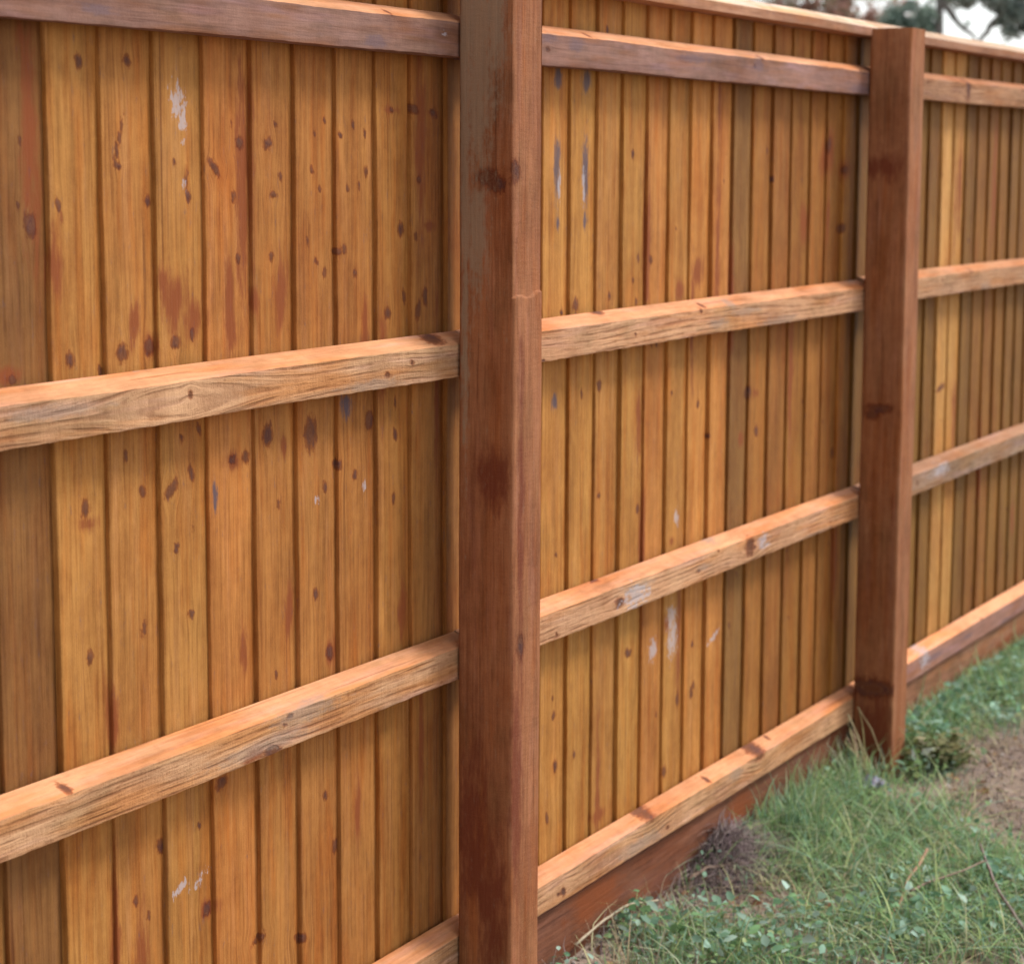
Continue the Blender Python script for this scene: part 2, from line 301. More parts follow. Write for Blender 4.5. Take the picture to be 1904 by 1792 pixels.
def cap_fan(V, q, m, n):
    """close both ends with fans"""
    c0, c1 = len(V), len(V)+1
    V = np.vstack([V, V[:m].mean(0), V[(n-1)*m:n*m].mean(0)])
    j = np.arange(m); j2 = (j+1) % m
    f0 = np.stack([j2, j, np.full(m, c0)], -1); f1 = np.stack([(n-1)*m+j, (n-1)*m+j2, np.full(m, c1)], -1)
    return V, [q, np.vstack([f0, f1])]

Z_GROUND, Z_BTOP = 0.0, 1.926
def make_board(x, width, tint, marks, parent, seed, zlo=.14, ztop=Z_BTOP):
    """one feather-edge board: thick rounded left edge, thin right edge tucked under its neighbour"""
    r = random.Random(seed)
    nz = 250
    zs = np.linspace(zlo, ztop, nz)
    wv = width+.020
    thick, t0 = .0105+r.uniform(-.0015, .002), -.0042+r.uniform(-.0016, .0012)
    # section, closed loop: front from right to left, edge, back
    fx = np.concatenate([np.linspace(wv, .003, 22), [.0014, .0005, 0.0]])
    fy = np.interp(fx, [0, .0005, .0014, .003, wv], [t0+.0020, t0+.0008, t0+.0002, t0, .0045])
    bx = np.array([0, 0, .03, .08, wv]); by = np.array([t0+.007, t0+thick, t0+thick+.0008, .0065, .0075])
    sx, sy = np.concatenate([fx, bx]), np.concatenate([fy, by]); m = len(sx)
    S = np.zeros((nz, m, 3))
    le = wob(zs, .0011, 9, r) + wob(zs, .0004, 70, r)          # wavy sawn edge
    bow = wob(zs, .0012, 3.1, r); tw = wob(zs, .0013, 2.3, r)
    frac = 1-sx/wv
    S[:, :, 0] = sx[None, :] + le[:, None]*frac[None, :] + (zs[:, None]-1)*r.uniform(-.0012, .0012)
    S[:, :, 1] = sy[None, :] + bow[:, None]*.5 + tw[:, None]*frac[None, :]
    S[:, :, 2] = zs[:, None]
    V, q = extrude_grid(S, zs)
    V, F = cap_fan(V, q, m, nz)
    near = [k for k in marks if x-.06 < k[0] < x+wv+.06]
    own = [k for k in near if x-.004 <= k[0] <= x+width+.004 or k[4] in 'r']
    A, W = paint2d(V[:, 0]+x, V[:, 2], own)
    me = np_mesh('board', V, F, smooth=True)
    set_attr(me, 'marks', 'FLOAT_COLOR', A); set_attr(me, 'warp', 'FLOAT', W)
    sharpen(me, 38)
    o = link_mesh('board', me, M_board, parent, (x, 0, 0)); o.color = (*tint, 1)
    return o

RAIL_Z = {1: 1.7825, 2: 1.2340, 3: .6935, 4: .1625}
def make_rail(row, bay, x0, x1, mat, tint, parent, seed, d=.0488, hf=.0585, hr=.0767, yb=-.0085, dz=0.0, slope=0.0):
    r = random.Random(seed)
    nx = int((x1-x0)/.0065)+2
    xs = np.linspace(0, x1-x0, nx)
    c = .0022
    pts = [(-d+.0005, 0), (-d, c), (-d, hf-c), (-d+c*.9, hf), (yb-.004, hr-.0015), (yb, hr-.006), (yb, .002), (yb-.002, 0)]
    cnt = [2, 12, 2, 10, 2, 6, 1, 6]
    sy, sz = [], []
    for i, (a, n) in enumerate(zip(pts, cnt)):
        b = pts[(i+1) % len(pts)]
        for k in range(n):
            f = k/n; sy.append(a[0]+(b[0]-a[0])*f); sz.append(a[1]+(b[1]-a[1])*f)
    sy, sz = np.array(sy), np.array(sz); m = len(sy)
    S = np.zeros((nx, m, 3))
    S[:, :, 0] = xs[:, None]
    S[:, :, 1] = sy[None, :]; S[:, :, 2] = sz[None, :]
    top = np.clip((sz-.02)/.05, 0, 1); fr = np.clip((-sy-.02)/.025, 0, 1)
    S[:, :, 2] += (wob(xs, .0016, 5, r)+wob(xs, .0007, 45, r))[:, None]*(top*fr)[None, :]
    S[:, :, 2] += (wob(xs, .0012, 4, r)+wob(xs, .0006, 60, r))[:, None]*((1-top)*fr)[None, :]
    S[:, :, 2] += (wob(xs, .0015, 2, r)+dz+slope*(xs-xs.mean()))[:, None]
    S[:, :, 1] += (wob(xs, .0012, 2.5, r))[:, None]*fr[None, :]
    V, q = extrude_grid(S, xs); V, F = cap_fan(V, q, m, nx)
    q2 = [f[:, ::-1].copy() for f in F]
    marks = [(a[2], a[3], a[4], a[5], a[6], 0) for a in RAIL_MARKS if a[0] == row and a[1] == bay and not (row == 2 and bay == 1 and a[4] > .03)]
    for k in range(5): marks.append((x0+r.uniform(.1, x1-x0-.1), RAIL_Z[row]+r.uniform(.0, .07), r.uniform(.004, .009), r.uniform(.003, .006), 'k', 0))
    for k in range(3): marks.append((x0+r.uniform(.1, x1-x0-.1), RAIL_Z[row]+r.uniform(.0, .05), r.uniform(.03, .12), r.uniform(.006, .014), 's', 0))
    A, W = paint2d(V[:, 0]+x0, V[:, 2]+RAIL_Z[row], marks)
    W2 = np.zeros(len(V))
    if row == 2 and bay == 1: marks.append((.399, 1.262, .06, .016, 'w', 0))
    for (x, z, rx, rz, t, a) in marks:
        if t in 'kw': W2 -= (1.7 if t == 'w' else 1)*np.tanh((V[:, 2]+RAIL_Z[row]-z)/(rz*1.5))*rz*1.3*np.exp(-((V[:, 0]+x0-x)/(3.5*rx))**2 - ((V[:, 2]+RAIL_Z[row]-z)/(3*rz))**2)
    me = np_mesh('rail', V, q2, smooth=True)
    set_attr(me, 'marks', 'FLOAT_COLOR', A); set_attr(me, 'warp', 'FLOAT', W2)
    sharpen(me)
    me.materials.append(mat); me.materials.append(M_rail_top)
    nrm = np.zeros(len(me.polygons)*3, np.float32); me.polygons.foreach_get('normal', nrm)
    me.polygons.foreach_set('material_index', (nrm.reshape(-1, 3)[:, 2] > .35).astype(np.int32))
    o = link_mesh('rail', me, mat, parent, (x0, 0, RAIL_Z[row])); o.color = (*tint, 1)
    if mat is M_grey_rail and row == 1: o['label'] = 'purplish grey top rail'
    if bay == 3 and row == 3: o['label'] = 'weathered greyish rail'
    return o

def sharpen(me, ang=24):
    import bmesh
    bm = bmesh.new(); bm.from_mesh(me)
    for e in bm.edges:
        if len(e.link_faces) == 2 and e.calc_face_angle(0) > R(ang): e.smooth = False
    bm.to_mesh(me); bm.free()

def beam(name, x0, x1, pts, cnt, mat, tint, parent, seed, step=.012, amp=.001, marks=(), z0=0.0, top=None):
    """long member along X of any closed section (y,z), listed counter-clockwise seen from -X"""
    r = random.Random(seed)
    nx = int((x1-x0)/step)+2; xs = np.linspace(0, x1-x0, nx)
    sy, sz = [], []
    for i, (a, n) in enumerate(zip(pts, cnt)):
        b = pts[(i+1) % len(pts)]
        for k in range(n): f = k/n; sy.append(a[0]+(b[0]-a[0])*f); sz.append(a[1]+(b[1]-a[1])*f)
    m = len(sy); S = np.zeros((nx, m, 3)); S[:, :, 0] = xs[:, None]; S[:, :, 1] = np.array(sy)[None]; S[:, :, 2] = np.array(sz)[None]
    S[:, :, 2] += wob(xs, amp, 3, r)[:, None]; S[:, :, 1] += wob(xs, amp, 4, r)[:, None]
    V, q = extrude_grid(S, xs); V, F = cap_fan(V, q, m, nx)
    F = [f[:, ::-1].copy() for f in F]
    A, W = paint2d(V[:, 0]+x0, V[:, 2], list(marks))
    me = np_mesh(name, V, F, smooth=True); set_attr(me, 'marks', 'FLOAT_COLOR', A); set_attr(me, 'warp', 'FLOAT', np.zeros(len(V)))
    sharpen(me)
    me.materials.append(mat)
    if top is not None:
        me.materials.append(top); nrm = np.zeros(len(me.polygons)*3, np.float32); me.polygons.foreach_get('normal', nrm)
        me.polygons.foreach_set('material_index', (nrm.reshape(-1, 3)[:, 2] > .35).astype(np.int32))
    o = link_mesh(name, me, mat, parent, (x0, 0, z0)); o.color = (*tint, 1)
    return o

# ---------------------------------------------------------------- fence posts
def make_post(x, w_, d_, ztop, tint, marks, seed, chip=False, label=''):
    r = random.Random(seed)
    yf, yb = -.0500-d_, -.0500
    zs = np.linspace(-.35, ztop, 260)
    if chip: zs = np.unique(np.concatenate([zs, np.linspace(1.362, 1.402, 34)]))
    nz = len(zs)
    rad = .007
    per = []
    def side(a, b, n):
        for k in range(n): f = k/n; per.append((a[0]+(b[0]-a[0])*f, a[1]+(b[1]-a[1])*f))
    def arc(cx, cy, a0, n=5):
        for k in range(n):
            t = R(a0+90*k/n); per.append((cx+rad*math.cos(t), cy+rad*math.sin(t)))
    # counter-clockwise seen from above, starting on the front face
    side((rad, yf), (w_-rad, yf), 14); arc(w_-rad, yf+rad, -90)
    side((w_, yf+rad), (w_, yb-rad), 10); arc(w_-rad, yb-rad, 0)
    side((w_-rad, yb), (rad, yb), 8); arc(rad, yb-rad, 90)
    side((0, yb-rad), (0, yf+rad), 14); arc(rad, yf+rad, 180)
    per = np.array(per); m = len(per)
    S = np.zeros((nz, m, 3)); S[:, :, 0] = per[None, :, 0]; S[:, :, 1] = per[None, :, 1]; S[:, :, 2] = zs[:, None]
    cx, cy = w_/2, (yf+yb)/2
    for sgn in range(4):
        pass
    bul = wob(zs, .0010, 6, r) + wob(zs, .0004, 50, r)
    S[:, :, 0] += bul[:, None]*np.sign(per[None, :, 0]-cx); S[:, :, 1] += np.minimum(wob(zs, .0010, 5, r), .0006)[:, None]*(per[None, :, 1] < cy)
    S[:, :, 0] += wob(zs, .0012, 1.6, r)[:, None]
    if chip:   # a sliver has split off above this line: the wood below stands a few mm proud
        fx = np.clip(per[:, 0]/w_, 0, 1)
        zl = 1.374 + .006*fx + .004*np.sin(fx*9)
        below = np.clip((zl[None, :]-zs[:, None])/.0022, 0, 1)
        onf = (per[:, 1] < yf+rad*.6).astype(float)
        S[:, :, 1] += (1-below)*onf[None]*.0038
    V, q = extrude_grid(S, zs)
    # weathered, slightly tilted top
    c1 = len(V); V = np.vstack([V, [cx, cy, ztop+.002]])
    j = np.arange(m); j2 = (j+1) % m
    F = [q, np.stack([(nz-1)*m+j, (nz-1)*m+j2, np.full(m, c1)], -1)]
    A = np.zeros((len(V), 4)); W = np.zeros(len(V))
    for (mx, my, mz, rx, ry, rz, t) in marks:
        qd = ((V[:, 0]-mx)/rx)**2 + ((V[:, 1]-my)/ry)**2 + ((V[:, 2]-mz)/rz)**2
        A[:, MK[t]] = np.maximum(A[:, MK[t]], 1.25*np.exp(-qd*.75))
    me = np_mesh('fence_post', V, F, smooth=True); set_attr(me, 'marks', 'FLOAT_COLOR', A); set_attr(me, 'warp', 'FLOAT', W)
    sharpen(me, 40)
    o = link_mesh('fence_post', me, M_post, None, (x, 0, 0)); o.color = (*tint, 1)
    return tag(o, label, 'fence post', 'square posts standing in front of the fence')

pm = [(0, -.108, 1.579, .01, .022, .012, 'k'), (0, -.128, 1.566, .008, .012, .012, 'k'), (.012, -.16, 1.588, .016, .01, .018, 'k'),
      (0, -.062, 1.85, .01, .010, .40, 's'), (0, -.062, 1.60, .01, .009, .25, 's'), (0, -.063, 1.35, .01, .007, .22, 's'), (0, -.09, 1.80, .01, .030, .22, 's'), (0, -.12, 1.92, .01, .02, .2, 's'), (0, -.085, 1.48, .01, .02, .10, 's'), (0, -.082, 1.68, .01, .007, .07, 's'),
      (0, -.12, 1.06, .012, .03, .05, 'r'), (0, -.08, .42, .01, .03, .15, 'r'), (0, -.12, .30, .01, .03, .12, 'r'), (.03, -.16, .76, .012, .01, .018, 'k'), (.02, -.16, .52, .02, .01, .2, 'r'),
      (.03, -.16, 1.0, .012, .01, .28, 'r')]
make_post(1.2022, .1105, .1094, 2.02, (1, 1, 1), pm, 3, True, 'near dark brown fence post with a grey streak, a knot and a chipped front face')
pm2 = [(0, -.09, 1.60, .01, .05, .03, 'r'), (0, -.08, .84+.13, .01, .016, .012, 'k'), (0, -.10, .985, .01, .03, .010, 'k'), (0, -.1, .25, .01, .06, .02, 'k'), (0, -.11, .1, .01, .05, .15, 'r')]
make_post(3.3280, .1120, .1094, 1.945, (1.0, 1.05, 1.08), pm2, 4, False, 'far brown fence post standing in the grass, its flat top seen at capping height')

# ---------------------------------------------------------------- fence panels
E1 = [-1.155, -1.035, -.913, -.795, -.674, -.555, -.436, -.315, -.195, -.073, .049, .168, .284, .404, .525, .647, .764, .885, 1.008, 1.121, 1.243]
E2 = [1.362, 1.490, 1.612, 1.732, 1.851, 1.969, 2.090, 2.204, 2.319, 2.435, 2.552, 2.672, 2.796, 2.922, 3.050, 3.164, 3.279, 3.391]
E3 = [3.510+.1194*i for i in range(26)]
allE = E1+E2+E3
def rand_marks(x0, x1, n, seed, big=1.0):
    r = random.Random(seed); out = []
    for _ in range(n):
        s = r.uniform(.0035, .0075)*big
        out.append((r.uniform(x0, x1), r.uniform(.2, 1.9), s, s*r.uniform(.8, 1.5), 'k', 0))
    return out
marks_all = list(BOARD_MARKS) + rand_marks(-1.2, .05, 50, 5) + rand_marks(1.4, 3.4, 30, 6, .7) + rand_marks(3.4, 6.6, 60, 7, .8)
for i in range(16):
    marks_all.append((rnd.uniform(2.7, 6.4), rnd.uniform(.3, 1.8), rnd.uniform(.01, .03), rnd.uniform(.04, .2), 'r', 0))
for i in range(20):
    marks_all.append((rnd.uniform(.1, 2.7), rnd.uniform(.3, 1.8), rnd.uniform(.008, .02), rnd.uniform(.05, .2), 'r', 0))
def tint_of(i, x):
    r = random.Random(100+i)
    j = r.uniform(-.13, .11); g = r.uniform(-.05, .06)
    if x < .1: t = (.62, .66, .70)
    elif x < .5: t = (.97, 1.02, 1.02)
    elif x < 1.3: t = (.97, .95, .92)
    elif x < 2.5: t = (1.06, 1.1, 1.05)
    elif x < 2.56: t = (.66, .70, .72)
    elif x < 3.2: t = (.74, .72, .60)
    elif x < 3.36: t = (.80, .78, .60)
    else: t = (.56, .60, .46)
    return tuple(max(.05, c*(1+j+r.uniform(-.02, .02)+g*(0, 1, .6)[k])) for k, c in enumerate(t))
LIGHT3 = {}
def panel(lab, x0, x1, edges, nxt):
    p = empty('fence_bay', ((x0+x1)/2, 0, 0)); tag(p, lab, 'fence bay', 'boarded panels of the wooden fence')
    cl = empty('cladding', (0, 0, 0), p)
    p_off = (x0+x1)/2
    ed = edges+[nxt]
    kids = []
    for i, x in enumerate(edges):
        t = tint_of(int(x*1000), x)
        if lab.startswith('far') and i in LIGHT3: t = LIGHT3[i]
        o = make_board(x, ed[i+1]-x, t, marks_all, cl, int(x*1000)+7)
        if lab.startswith('far') and i in LIGHT3: o['label'] = 'pale yellow board among the olive ones'
        o.location.x -= p_off; kids.append(o)
    return p, kids, p_off
LIGHT3 = {5: (1.22, 1.50, 1.75), 6: (1.12, 1.36, 1.5)}
P1, _, o1 = panel('near left fence panel of wide orange brown boards, its left edge out of view', -1.2, 1.257, E1, E2[0])
P2, _, o2 = panel('middle fence panel framed whole between the two posts', 1.257, 3.382, E2, E3[0])
P3, _, o3 = panel('far right fence panel beyond the second post, dull olive boards with two pale ones', 3.382, 6.6, E3, E3[-1]+.1194)

def put(o, off): o.location.x -= off
for row, mat, tint in ((1, M_grey_rail, (1, 1, 1)), (2, M_rail, (1, .98, .92)), (3, M_rail, (1, .98, .92)), (4, M_rail, (.95, .92, .86))):
    put(make_rail(row, 1, -1.2, 1.256, mat, tint, P1, 20+row), o1)
for row, mat, tint, dz in ((1, M_grey_rail, (1.05, 1.05, 1.08), -.001), (2, M_rail, (1.05, 1, .96), .002), (3, M_rail, (1.05, 1, .96), .002), (4, M_rail, (1.04, .98, .9), -.001)):
    put(make_rail(row, 2, 1.258, 3.381, mat, tint, P2, 30+row, dz=dz), o2)
for row, mat, tint, dz, sl in ((1, M_rail, (.72, .66, .62), .001, .002), (2, M_rail, (.85, .82, .78), .003, -.004), (3, M_rail, (.62, .66, .72), .006, .002), (4, M_grey_rail, (1.25, 1.15, 1.12), .001, .001)):
    put(make_rail(row, 3, 3.383, 6.6, mat, tint, P3, 40+row, dz=dz, slope=sl), o3)
cap_pts = [(-.056, 1.927), (-.056, 1.947), (-.014, 1.969), (.030, 1.949), (.030, 1.927)]
g_pts = [(-.034, -.25), (-.034, .147), (-.031, .150), (-.012, .150), (-.012, -.25)]
for P, x0, x1, off, ct, gt in ((P1, -1.2, 1.256, o1, (1, 1, 1), (1, 1, 1)), (P2, 1.258, 3.381, o2, (1.05, 1, .97), (.95, .92, .92)), (P3, 3.383, 6.6, o3, (.85, .8, .78), (1.5, 1.75, 1.75))):
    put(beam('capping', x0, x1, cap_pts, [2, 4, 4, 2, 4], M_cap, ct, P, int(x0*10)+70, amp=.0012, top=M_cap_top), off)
    gm = [(x0+rnd.uniform(0, x1-x0), rnd.uniform(0, .14), rnd.uniform(.05, .25), rnd.uniform(.02, .05), 'r', 0) for _ in range(5)]
    gm += [(x0+rnd.uniform(0, x1-x0), rnd.uniform(-.02, .035), rnd.uniform(.03, .12), rnd.uniform(.015, .04), 'd', 0) for _ in range(26)]
    put(beam('gravel_board', x0, x1, g_pts, [24, 1, 2, 1, 2], M_gravel, gt, P, int(x0*10)+90, amp=.0015, marks=gm), off)

# ---------------------------------------------------------------- ground
def gnoise(x, y, s, seed):
    r = random.Random(seed); v = np.zeros_like(x, dtype=float)
    for k in range(7):
        a = r.uniform(0, 6.28); f = s*(1.35**k)*r.uniform(.8, 1.2)
        v += np.sin((x*math.cos(a)+y*math.sin(a))*f + r.uniform(0, 6.28))/(1.18**k)
    return v/3.2
def height(x, y):
    x = np.asarray(x, float); y = np.asarray(y, float)
    near = np.clip(1-np.abs(y)/4, 0, 1)*np.clip(1-np.abs(x-3)/6, 0, 1)
    h = .018*gnoise(x, y, 3.5, 1) + .009*gnoise(x, y, 14, 2) + .004*gnoise(x, y, 45, 3)
    bank = .030*np.exp(-((y+.01)/.09)**2)*(y < .4)          # soil heaped against the gravel board
    return (h*.8+bank)*near
def graded(lo, hi, near_lo, near_hi, step):
    a = np.arange(near_lo, near_hi, step)
    g = np.geomspace(.05, 1, 26)
    return np.unique(np.concatenate([near_lo-(near_lo-lo)*(g-.05)/.95, a, near_hi+(hi-near_hi)*(g-.05)/.95]))
gx, gy = graded(-420, 480, .4, 6.9, .02), graded(-420, 420, -2.2, .5, .02)
XX, YY = np.meshgrid(gx, gy, indexing='ij'); V = np.stack([XX.ravel(), YY.ravel(), height(XX.ravel(), YY.ravel())], -1)
ni, nj = XX.shape; ii = np.arange(ni-1)[:, None]*nj; jj = np.arange(nj-1)[None]
q = np.stack([ii+jj, ii+nj+jj, ii+nj+jj+1, ii+jj+1], -1).reshape(-1, 4)
b = NB('soil'); tc = b.n('ShaderNodeTexCoord')
n1 = b.noise(tc.outputs['Object'], 5, 5, .65); n2 = b.noise(tc.outputs['Object'], 60, 4, .7); n3 = b.noise(tc.outputs['Object'], 300, 2, .6)
c = b.mix(b.sstep(n1, .35, .7), (.46, .35, .29), (.31, .24, .19)); c = b.mix(b.sstep(n2, .4, .75, 0, .7), c, (.11, .075, .05)); c = b.mix(b.sstep(n3, .58, .75, 0, .5), c, (.42, .33, .26))
sx = b.n('ShaderNodeSeparateXYZ'); b.l(tc.outputs['Object'], sx.inputs[0])
b.l(c, b.b.inputs['Base Color']); b.b.inputs['Roughness'].default_value = .95; b.b.inputs['Specular IOR Level'].default_value = .1
bp = b.n('ShaderNodeBump'); bp.inputs['Strength'].default_value = .7; bp.inputs['Distance'].default_value = .02
b.l(b.math('ADD', n2, b.math('MULTIPLY', n3, .4)), bp.inputs['Height']); b.l(bp.outputs[0], b.b.inputs['Normal'])
gnd = link_mesh('ground', np_mesh('ground', V, q, True), b.m); tag(gnd, 'bare brown soil of the garden in front of the fence', None, None, 'structure')

# ---------------------------------------------------------------- vegetation on the ground
def leaf_mat(name, rough=.6, trans=.25):
    b = NB(name); a = b.n('ShaderNodeAttribute', attribute_name='tint')
    b.l(a.outputs['Color'], b.b.inputs['Base Color']); b.b.inputs['Roughness'].default_value = rough; b.b.inputs['Specular IOR Level'].default_value = .3
    t = b.n('ShaderNodeBsdfTranslucent'); b.l(a.outputs['Color'], t.inputs[0])
    mx = b.n('ShaderNodeMixShader'); mx.inputs[0].default_value = trans
    b.l(b.b.outputs[0], mx.inputs[1]); b.l(t.outputs[0], mx.inputs[2]); b.l(mx.outputs[0], b.out.inputs[0])
    return b.m
M_grass = leaf_mat('grass_blade', .6, .42); M_leaf = leaf_mat('leaf', .55, .35); M_crown = leaf_mat('crown_leaf', .6, .6); M_dry = leaf_mat('dry_stem', .9, .1)

BLOBS = {  # where each kind of cover grows (x, y, radius, weight)
 'green': [(2.75, -.10, .24, 1.4), (2.84, -.28, .24, 1.4), (2.52, -.33, .16, 1.2), (2.65, -.47, .22, 1.4), (4.83, -.06, .4, 1.3), (5.3, -.1, .4, 1.2), (4.27, -.07, .25, 1.2), (2.85, .0, .14, 1.2), (2.2, -.62, .22, 1.1), (2.35, -.75, .22, 1.2), (1.85, -.3, .2, .9), (2.6, -.80, .25, 1.2), (2.75, -.62, .16, 1.1), (3.0, -1.0, .4, 1), (5.6, -.6, .5, .9), (3.05, -.36, .14, 1), (4.6, -.3, .3, .9), (3.9, -.08, .2, 1.1), (2.25, -.45, .15, 1)],
 'dirt': [(3.62, -.42, .14, 1.2), (3.30, -.50, .11, 1.0), (3.10, -.62, .09, .8), (3.95, -.26, .09, .6), (3.9, -.6, .3, 1.1), (3.3, -.75, .15, 1), (1.75, .0, .10, .8), (2.05, -.02, .10, .7), (2.2, -.2, .09, .6)],
 'dead': [(2.44, -.10, .14, 1.5), (2.25, -.22, .16, 1.5), (2.48, -.02, .12, 1.2), (2.09, -.03, .12, 1.2), (2.03, -.13, .10, 1), (2.25, -.30, .12, 1.2), (2.3, -.15, .12, 1.1), (1.86, -.05, .12, 1.1), (3.05, -.14, .12, 1), (2.13, -.63, .08, 1.1), (3.6, -.12, .12, .9), (3.35, -.42, .12, .9), (3.75, -.3, .15, .9), (1.75, -.2, .12, .9)],
 'leaf': [(1.88, -.14, .12, 1.3), (1.97, -.22, .15, 1.4), (1.92, -.36, .16, 1.4), (2.36, -.71, .14, 1.4), (2.56, -.62, .14, 1.4), (2.19, -.53, .14, 1.3), (2.15, -.36, .12, 1.1), (3.75, -.10, .16, 1.4), (4.1, -.14, .22, 1.4), (4.55, -.12, .25, 1.3), (2.35, -.48, .12, 1.1), (5.0, -.2, .25, 1.2), (3.42, -.20, .12, 1.2), (4.2, -.3, .2, 1), (2.9, -.5, .12, .8)]}
def cover(kind, x, y):
    v = np.zeros_like(x)
    for (bx, by, r, wgt) in BLOBS[kind]: v = np.maximum(v, wgt*np.exp(-((x-bx)**2+(y-by)**2)/(r*r)*.8))
    return v
def scatter(n, kind, seed, lo=(.6, -2.0), hi=(6.8, -.045), thr=.25, base=0.0, avoid='dirt'):
    r = np.random.default_rng(seed)
    x = r.uniform(lo[0], hi[0], n*6); y = hi[1]-(hi[1]-lo[1])*r.uniform(0, 1, n*6)**1.35
    wgt = np.maximum(cover(kind, x, y), base) + .42*gnoise(x, y, 13, seed)
    if avoid: wgt = wgt - .75*cover(avoid, x, y)
    keep = r.uniform(0, 1, len(x)) < np.clip((wgt-thr)*1.4, 0, 1)
    inpost = (x > 3.32) & (x < 3.45) & (y > -.165)
    keep &= ~inpost & ~((x > 1.19) & (x < 1.33) & (y > -.17))
    x, y = x[keep][:n], y[keep][:n]
    return x, y

def blades(x, y, hmin, hmax, w0, cols, seed, lean=.6, curl=.8, segs=3):
    r = np.random.default_rng(seed); n = len(x)
    z = height(x, y)-.004
    h = r.uniform(hmin, hmax, n)*r.uniform(.6, 1.1, n); a = r.uniform(0, 6.283, n); l = lean*r.uniform(.2, 1.2, n)
    dx, dy = np.cos(a), np.sin(a); px, py = -dy, dx
    wdt = w0*r.uniform(.6, 1.3, n)
    tw = r.uniform(-.6, .6, n)
    rows = []
    for k in range(segs+1):
        t = k/segs
        out = h*l*(t**(1+curl)); up = h*(t - .35*l*t*t)
        ww = wdt*(1-t)**.7*.5 if k < segs else wdt*0+.0002
        qx, qy = px*np.cos(tw*t)+dx*np.sin(tw*t), py*np.cos(tw*t)+dy*np.sin(tw*t)
        cxp, cyp, cz = x+dx*out, y+dy*out, z+np.maximum(up, .003)
        cyp = np.minimum(cyp, -.040)
        rows.append(np.stack([np.stack([cxp-qx*ww, cyp-qy*ww, cz], -1), np.stack([cxp+qx*ww, cyp+qy*ww, cz], -1)], 1))
    V = np.stack(rows, 1).reshape(n, (segs+1)*2, 3)
    base = (np.arange(n)*(segs+1)*2)[:, None]
    q = np.concatenate([base+np.array([[2*k, 2*k+1, 2*k+3, 2*k+2]]) for k in range(segs)], 0)
    cols = np.array(cols); ci = r.integers(0, len(cols), n); C = cols[ci]*r.uniform(.7, 1.3, (n, 1))
    C = np.repeat(np.concatenate([C, np.ones((n, 1))], 1)[:, None], (segs+1)*2, 1)
    return V.reshape(-1, 3), q, C.reshape(-1, 4)
def leaves(P, size, cols, seed, tilt=.7, aspect=.75, nrm=None):
    """small folded leaves, 6 verts and 4 faces each, at points P"""
    r = np.random.default_rng(seed); n = len(P)
    s = size*r.uniform(.55, 1.25, n); a = r.uniform(0, 6.283, n)
    d = np.stack([np.cos(a), np.sin(a), r.uniform(-tilt, tilt, n)], -1); d /= np.linalg.norm(d, axis=1)[:, None]
    up = np.stack([r.normal(0, tilt, n), r.normal(0, tilt, n), np.ones(n)], -1)
    side = np.cross(up, d); side /= np.linalg.norm(side, axis=1)[:, None]+1e-9
    nn = np.cross(d, side)
    s1 = s[:, None]; wv = aspect*.5
    pts = [P, P+d*s1*.35-side*s1*wv+nn*s1*.10, P+d*s1*.35+side*s1*wv+nn*s1*.10, P+d*s1*.8-side*s1*wv*.7+nn*s1*.05, P+d*s1*.8+side*s1*wv*.7+nn*s1*.05, P+d*s1*1.08-nn*s1*.08, P+d*s1*.45, P+d*s1*.8]
    V = np.stack(pts, 1).reshape(-1, 3); b0 = (np.arange(n)*8)[:, None]
    q = np.concatenate([b0+np.array([[0, 6, 1, 1]])*0+np.array([[1, 0, 6, 6]]) for _ in range(0)] + [b0+np.array([[1, 6, 7, 3]]), b0+np.array([[6, 2, 4, 7]])], 0)
    t3 = np.concatenate([b0+np.array([[0, 6, 1]]), b0+np.array([[0, 2, 6]]), b0+np.array([[3, 7, 5]]), b0+np.array([[7, 4, 5]])], 0)
    cols = np.array(cols); C = cols[r.integers(0, len(cols), n)]*r.uniform(.7, 1.3, (n, 1))
    C = np.repeat(np.concatenate([C, np.ones((n, 1))], 1)[:, None], 8, 1).reshape(-1, 4)
    return V, [q, t3], C
def join(parts):
    V, F, C, o = [], [], [], 0
    for v, f, c in parts:
        for x in (f if isinstance(f, list) else [f]): F.append(x+o)
        V.append(v); C.append(c); o += len(v)
    return np.vstack(V), F, np.vstack(C)
def veg(name, parts, mat, parent=None, loc=(0, 0, 0)):
    V, F, C = join(parts); me = np_mesh(name, V-np.array(loc), F); set_attr(me, 'tint', 'FLOAT_COLOR', C)
    return link_mesh(name, me, mat, parent, loc)

GREEN = [(.25, .40, .16), (.31, .46, .20), (.22, .38, .20), (.38, .47, .21), (.44, .50, .33), (.24, .40, .28), (.16, .28, .11)]
DRY = [(.42, .33, .21), (.36, .27, .17), (.50, .42, .28), (.28, .20, .14), (.33, .26, .20)]
BLUE = [(.19, .35, .23), (.24, .40, .29), (.15, .29, .17), (.30, .45, .35), (.36, .50, .42), (.20, .37, .17)]
GREY = [(.20, .15, .14), (.27, .21, .20), (.15, .11, .12), (.32, .26, .23)]
parts = []
x, y = scatter(21000, 'green', 31, thr=.18, base=.22); parts.append(blades(x, y, .03, .095, .0046, GREEN, 32, 1.2, 1.0))
x, y = scatter(5200, 'green', 33, thr=.3); parts.append(blades(x, y, .08, .18, .0058, GREEN, 34, 1.9, 1.1, 6))
r = np.random.default_rng(37); x = r.uniform(2.66, 3.26, 620); y = -.05-.13*r.random(620); parts.append(blades(x, y, .09, .19, .0045, GREEN, 38, .8, 1.1, 5))
